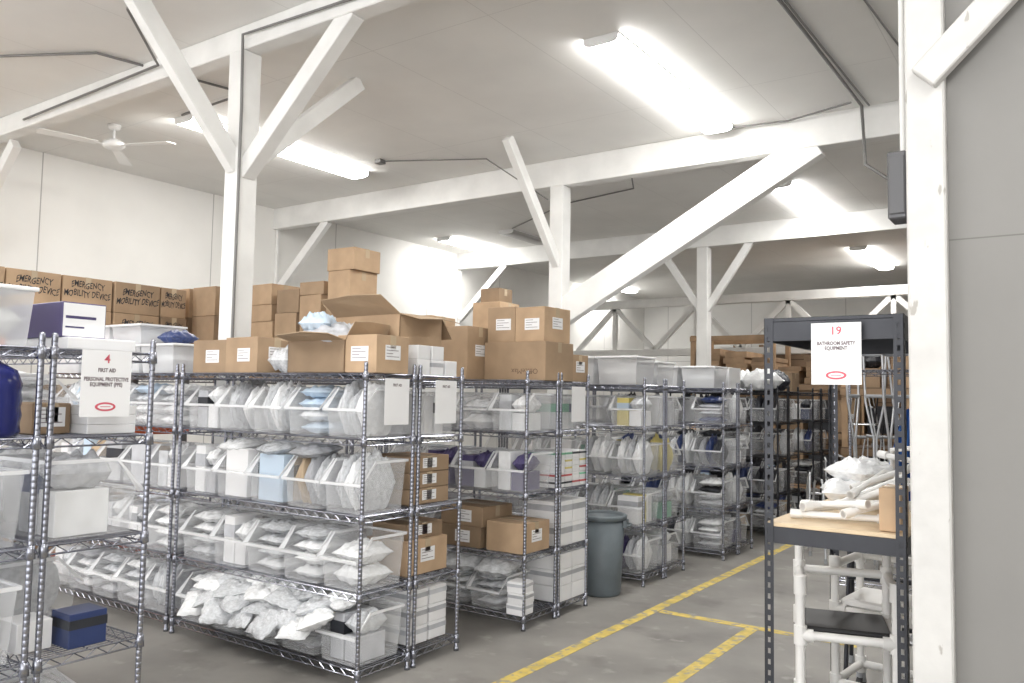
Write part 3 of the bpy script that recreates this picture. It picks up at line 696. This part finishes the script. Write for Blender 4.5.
def pvc_chair(loc, rz, label='white PVC pipe shower chair with a black sling seat', seat=True):
    o = ob('shower_chair', None, loc=loc, rot=(0,0,rz)); tag(o,label,'shower chair','shower chairs')
    w=.215; d=.21; r=.022; fr=.031
    def T_(name, pts, rr, m=m_pvc):
        mb = MB(); mb.tube(pts, rr, 12); ob(name, mb.mesh(name, m), o)
    for sx in (-1,1):
        T_('front_leg',[(sx*w,-d,.08),(sx*w,-d,.78)],r); T_('back_leg',[(sx*w,d,.08),(sx*w,d,.98)],r)
        T_('armrest',[(sx*w,-d,.80),(sx*w,d,.80)],r)
        for z in (.17,.56): T_('side_rail',[(sx*w,-d,z),(sx*w,d,z)],r)
        for sy in (-1,1):
            for z in (.17,.56,.80): T_('pipe_fitting',[(sx*w,sy*d,z-.045),(sx*w,sy*d,z+.045)],fr)
            T_('caster_stem',[(sx*w,sy*d,.07),(sx*w,sy*d,.12)],.027,m_greyp)
            mb = MB(); mb.tube([(sx*w-.016,sy*d,.05),(sx*w+.016,sy*d,.05)],.05,18); ob('caster_wheel', mb.mesh('caster_wheel', m_blackp), o)
        T_('pipe_fitting',[(sx*w,d,.95),(sx*w,d,1.01)],fr)
        T_('pipe_fitting',[(sx*w-.06*sx,-d,.56),(sx*w,-d,.56)],fr)
    for z,y in ((.17,d),(.56,-d),(.56,d),(.98,d),(.80,d),(.17,-d)): T_('cross_rail',[(-w,y,z),(w,y,z)],r)
    if seat:
        mb = MB(); mb.box(-w+.02,w-.02,-d+.02,d-.02,.575,.60); ob('seat', mb.mesh('seat', m_blackp, .008), o, label='black padded seat')
    else:
        mb = MB(); mb.box(-w+.02,w-.02,-d+.02,d-.02,.575,.62); ob('commode_seat', mb.mesh('commode_seat', m_pvc, .012), o)
pvc_chair((-1.00,4.44,0), rad(16))
pvc_chair((-.90,5.00,0), rad(-6), 'white PVC pipe shower chair with a white seat', seat=False)
# bench items
def pipes_bundle(loc, rz, segs, label):
    o = ob('pipe_frame', None, loc=loc, rot=(0,0,rz)); tag(o,label,'pipe frame','pipe frames on the bench')
    for s_ in segs:
        mb = MB(); mb.tube(s_,.016,10); ob('pipe', mb.mesh('pipe', m_pvc), o)
        for p in (s_[0],s_[-1]):
            q = Vector(s_[1] if p is s_[0] else s_[-2])-Vector(p); q.normalize()
            mb = MB(); mb.tube([Vector(p),Vector(p)+q*.055],.022,10); ob('pipe_fitting', mb.mesh('pipe_fitting', m_pvc), o)
pipes_bundle((-.93,4.36,TZ),0,[[(-.24,-.26,.022),(.2,-.22,.03)],[(-.2,-.10,.028),(.22,-.06,.10)],[(-.18,-.28,.06),(.0,.0,.07),(.22,.16,.05)],[(.02,-.34,.05),(.20,-.1,.10),(.22,.2,.16)],[(-.1,.1,.03),(.2,.0,.17)],[(-.22,-.12,.055),(.12,-.3,.10)]],'dismantled white PVC pipe frame lying on the plywood bench')
pipes_bundle((-.96,4.62,TZ),0,[[(-.1,-.2,.03),(.24,-.1,.20)],[(-.02,-.1,.12),(.25,.1,.24)],[(.0,-.22,.10),(.1,.1,.20),(.26,.1,.14)]],'white PVC pipe pieces tangled on the plywood bench')
pipes_bundle((-.93,4.88,TZ),0,[[(-.1,-.1,.025),(.22,.05,.025),(.22,.18,.2)],[(.05,.2,.03),(.05,.2,.3),(.24,.1,.33)],[(.0,.1,.28),(.24,-.05,.25)]],'white PVC pipe frame standing on the plywood bench')
pouch(.36,.32,.15,(-1.02,4.84,TZ),.3,'white',crump=.8,label='crumpled white plastic bag on the plywood bench')
pouch(.28,.30,.13,(-1.00,4.86,TZ+.12),1.0,'white',crump=.8,label='crumpled white plastic bag on the plywood bench')
cbox(.09,.20,.19,(-.70,4.06,TZ),lab='')

# ------------------------------------------------------------------ walkers, crutches, wheelchairs
def walker_proto(m_fr):
    P = []
    mb = MB(); r=.0135; w=.26
    for sx in (-1,1):
        mb.tube([(sx*w,-.24,.02),(sx*w*.92,-.12,.80),(sx*w*.9,-.08,.85),(sx*w*.9,.08,.85),(sx*w*.92,.12,.80),(sx*w,.2,.02)],r,8)
        mb.tube([(sx*w*.97,-.2,.35),(sx*w*.97,.17,.35)],r*.8,8)
    mb.tube([(-w*.95,-.16,.62),(w*.95,-.16,.62)],r,8); mb.tube([(-w*.97,-.2,.35),(w*.97,-.2,.35)],r,8)
    P.append(('walker_frame', mb.mesh('walker_frame', m_fr), (0,0,0)))
    mb = MB(); mb.tube([(0,-.07,.85),(0,.07,.85)],.02,8); g_ = mb.mesh('hand_grip', m_blackp)
    for sx in (-1,1): P.append(('hand_grip', g_, (sx*w*.9,0,0)))
    mb = MB(); mb.tube([(0,0,0),(0,0,.05)],.018,8); t_ = mb.mesh('leg_tip', m_greyp)
    for sx in (-1,1):
        for y in (-.24,.2): P.append(('leg_tip', t_, (sx*w,y,0)))
    return P
WP = walker_proto(m_alu); WPD = walker_proto(m_slot)
def walker(loc, rot, dark=False):
    o = ob('walking_frame', None, loc=loc, rot=rot); tag(o,'dark steel walking frame with black grips' if dark else 'aluminium walking frame with black grips','walker','walking frames')
    for n_,me,l in (WPD if dark else WP): ob(n_, me, o, loc=l)
mb = MB(); mb.tube([(-.10,0,1.16),(-.085,0,.75),(-.012,0,.42),(-.012,0,.05)],.011,6); cr_a = mb.mesh('upright', m_alu)
mb = MB(); mb.tube([(.10,0,1.16),(.085,0,.75),(.012,0,.42),(.012,0,.05)],.011,6); cr_b = mb.mesh('upright', m_alu)
mb = MB(); mb.tube([(-.12,0,1.19),(0,0,1.175),(.12,0,1.19)],.024,8); cr_p = mb.mesh('underarm_pad', m_greyp)
mb = MB(); mb.tube([(-.088,0,.80),(.088,0,.80)],.016,8); cr_g = mb.mesh('hand_grip', m_greyp)
mb = MB(); mb.tube([(0,0,0),(0,0,.06)],.022,8); cr_t = mb.mesh('crutch_tip', m_blackp)
def crutch(loc, rot):
    o = ob('crutch', None, loc=loc, rot=rot); tag(o,'aluminium underarm crutch with grey pad, leaning upright','crutch','aluminium crutches')
    for n_,me in (('upright',cr_a),('upright',cr_b),('underarm_pad',cr_p),('hand_grip',cr_g),('crutch_tip',cr_t)): ob(n_, me, o)
def lumber_rack(x0,x1,y0,y1,levels,label,postm=m_lumber,top=None):
    o = ob('timber_storage_rack', None, loc=((x0+x1)/2,(y0+y1)/2,0)); tag(o,label,'storage rack')
    hx=(x1-x0)/2; hy=(y1-y0)/2; top=top or max(levels)+.45
    for sx in (-1,-.33,.33,1):
        for sy in (-1,1):
            mb = MB(); mb.box(-.045,.045,-.045,.045,0,top); ob('post', mb.mesh('post', postm, .004), o, loc=(sx*(hx-.05),sy*(hy-.05),0))
    for z in levels:
        for a in (-hy-.04,hy):
            mb = MB(); mb.box(-hx,hx,a,a+.04,z-.10,z); ob('rail', mb.mesh('rail', m_lumber), o)
        mb = MB(); mb.box(-hx,hx,-hy,hy,z,z+.02); ob('deck', mb.mesh('deck', m_darklumber), o)
    for sy in (-1,1):
        mb = MB(); mb.box(-hx,hx,sy*hy-.02,sy*hy+.02,top-.12,top-.02); ob('rail', mb.mesh('rail', m_lumber), o)
wc_meshes = {}
def wheelchair(loc, rz, key='dark'):
    o = ob('wheelchair', None, loc=loc, rot=(0,0,rz)); tag(o,'folding wheelchair with a fabric seat parked among walking frames','wheelchair','wheelchairs')
    if 'frame' not in wc_meshes:
        mb = MB()
        for sx in (-.2,.2): mb.tube([(sx,-.4,.1),(sx,-.25,.3),(sx,-.22,.5),(sx,.2,.5),(sx,.22,.92),(sx,.32,.95)],.013,8); mb.tube([(sx,-.22,.5),(sx,-.2,.7),(sx,.2,.7)],.012,8); mb.tube([(sx,.2,.5),(sx,.2,.3),(sx,-.25,.3)],.012,8)
        wc_meshes['frame'] = mb.mesh('frame', m_alu)
        mb = MB(); mb.tube([(0,.29*math.cos(a*math.pi/14),.29*math.sin(a*math.pi/14)) for a in range(28)],.015,8,closed=True)
        for a in range(12): mb.tube([(0,0,0),(0,.28*math.cos(a*math.pi/6),.28*math.sin(a*math.pi/6))],.003,4)
        wc_meshes['wheel'] = mb.mesh('wheel', m_blackp)
        mb = MB(); mb.tube([(0,.08*math.cos(a*math.pi/8),.08*math.sin(a*math.pi/8)) for a in range(16)],.014,6,closed=True); mb.tube([(-.02,0,0),(.02,0,0)],.02,6); wc_meshes['caster'] = mb.mesh('caster', m_blackp)
    if key not in wc_meshes:
        mb = MB(); mb.box(-.2,.2,-.2,.2,.49,.51); s1 = mb.mesh('seat', m_cols[key]); mb = MB(); mb.box(-.2,.2,.2,.215,.55,.9); wc_meshes[key] = (s1, mb.mesh('backrest', m_cols[key]))
    ob('frame', wc_meshes['frame'], o); ob('seat', wc_meshes[key][0], o); ob('backrest', wc_meshes[key][1], o)
    for sx in (-.25,.25): ob('wheel', wc_meshes['wheel'], o, loc=(sx,.12,.305))
    for sx in (-.2,.2): ob('caster', wc_meshes['caster'], o, loc=(sx,-.3,.095))
walker((-.98,5.62,.001),(0,0,rad(8)),dark=True)
# rack on the other side of the aisle
rack(-1.80,-.35,7.6,8.2,H=2.0,zs=(1.98,.95,.15),label='chrome wire shelving unit holding crutches and walking frames')
for i in range(9): crutch((-1.66+i*.14,7.85+.10*(i%2),.952),(rad(R.uniform(-3,3)),rad(R.uniform(-4,4)),rad(R.uniform(-25,25)) if i%2 else rad(70)))
for i in range(2): walker((-1.45+i*.62,7.9,.152),(0,0,rad(6-12*i)),dark=bool(i))
# stand with blue fabric
gr = ob('garment_stand', None, loc=(-1.04,6.45,0)); tag(gr,'steel stand draped with blue fabric behind the bench','stand')
mb = MB(); vs=[]; n=20
for jj in range(15):
    t_ = jj/14; z = 1.66 - .66*t_
    for i in range(n+1):
        u_ = -1+2*i/n; wdt = .04+.11*t_**.9
        vs.append((u_*wdt-.05*t_+.03, .05*math.sin(i*1.4+t_*1.6)*(.3+t_), z-.05*abs(u_)*(1-t_)+.04*math.sin(i*.8)*t_))
mb.add(vs, [(jj*(n+1)+i, jj*(n+1)+i+1, (jj+1)*(n+1)+i+1, (jj+1)*(n+1)+i) for jj in range(14) for i in range(n)], 0, True)
ob('blue_fabric', mb.mesh('blue_fabric', m_cols['brightblue']), gr, label='blue draped fabric')
mb = MB(); mb.tube([(0,0,.02),(0,0,1.68)],.014,8); ob('stand_pole', mb.mesh('stand_pole', m_alu), gr)
mb = MB(); mb.tube([(-.2,0,.014),(.2,0,.014)],.014,8); ob('stand_foot', mb.mesh('stand_foot', m_alu), gr)
mb = MB(); mb.tube([(0,-.2,.014),(0,.2,.014)],.014,8); ob('stand_foot', mb.mesh('stand_foot', m_alu), gr)
# clutter at the aisle end
lumber_rack(-3.05,-.3,13.4,14.4,(.98,1.90),'open timber rack crowded with walking frames and wheelchairs',m_lumber,top=2.75)
for i in range(8): walker((-2.80+i*.34,13.7+.35*(i%2),1.002),(0,0,rad(86 if i%2 else 94)),dark=i%3==1)
for i in range(4): wheelchair((-2.7+i*.66,13.9,.0),rad(8*(-1)**i),['dark','blue','dark','tan'][i])
for i in range(5): cbox(.40,.5,[.3,.45,.25,.5,.3][i],(-2.72+i*.55,13.9,1.922),R.uniform(-.1,.1),lab='y' if i%2 else '')
for i,hz in ((0,.303),(2,.253),(4,.303)): pouch(.36,.4,.22,(-2.72+i*.55,13.9,1.922+hz),.2,['dark','dark','tan'][i//2],crump=.6,label='dark soft bag on stacked boxes',group='soft bags on stacked boxes')
for i,(x,y,a) in enumerate(((-2.50,11.2,.4),(-1.75,11.5,-.5),(-2.55,12.3,1.9),(-1.75,10.5,.9),(-1.35,12.5,.2))): wheelchair((x,y,0),a,['dark','blue','dark','dark','dark'][i])
for i,(x,y,a) in enumerate(((-2.45,10.2,20),(-1.75,9.75,-10),(-1.45,9.05,80),(-1.0,10.4,40),(-2.15,9.4,35),(-1.0,11.4,0),(-2.35,13.0,10))): walker((x,y,.001),(0,0,rad(a)),dark=i%2==1)
for i in range(9): crutch((-2.9+i*.3,13.20,.001),(rad(R.uniform(-3,3)),rad(R.uniform(-12,12)),rad(R.uniform(-20,20))))
lumber_rack(-6.6,-1.6,16.0,17.1,(.15,1.1,2.0),'open timber rack with lumber and boxes by the far wall',top=3.0)
for lv in (.172,1.122,2.022):
    for i in range(9):
        x = -6.2+i*.53
        if lv>2:
            zz = lv
            for k in range(R.randint(2,6)):
                hh = R.choice([.09,.12]); wd = .44
                mb = MB(); mb.box(-wd/2,wd/2,-.5,.5,0,hh); tag(ob('lumber_board', mb.mesh('lumber_board', m_lumber, .003), loc=(x+R.uniform(-.03,.03),16.55,zz)),'rough timber board stacked on the rack','board','timber boards'); zz += hh+.002
        elif i%2: cbox(.42,.6,R.choice([.35,.5,.6]),(x,16.55,lv+.002),lab='y',group='cardboard boxes on the timber rack')
        else: carton(.44,.6,R.choice([.3,.5,.6]),(x,16.55,lv+.002),mat=m_cols['dark'],label='black storage crate on the timber rack',group='black crates')
for i in range(14):
    mb = MB(); mb.box(-.045,.045,-.04,.04,0,3.0); tag(ob('timber_stud', mb.mesh('timber_stud', m_lumber), loc=(-7.4+i*.62,19.24,0)),'exposed timber stud against the rough timber partition','stud','exposed timber studs')

# ------------------------------------------------------------------ world + camera
w = bpy.data.worlds.new('World'); scene.world = w; w.use_nodes = True
w.node_tree.nodes['Background'].inputs[0].default_value = (.985,.985,.99,1); w.node_tree.nodes['Background'].inputs[1].default_value = 3.4
cd = bpy.data.cameras.new('Camera'); cd.lens = 820/1024*36; cd.sensor_width = 36; cd.clip_start = .05
co = bpy.data.objects.new('Camera', cd); COL.objects.link(co)
co.matrix_world = Matrix.Translation((0,0,1.7)) @ Matrix.Rotation(rad(34.7),4,'Z') @ Matrix.Rotation(rad(90+3.77),4,'X') @ Matrix.Rotation(rad(1.03),4,'Z')
scene.camera = co
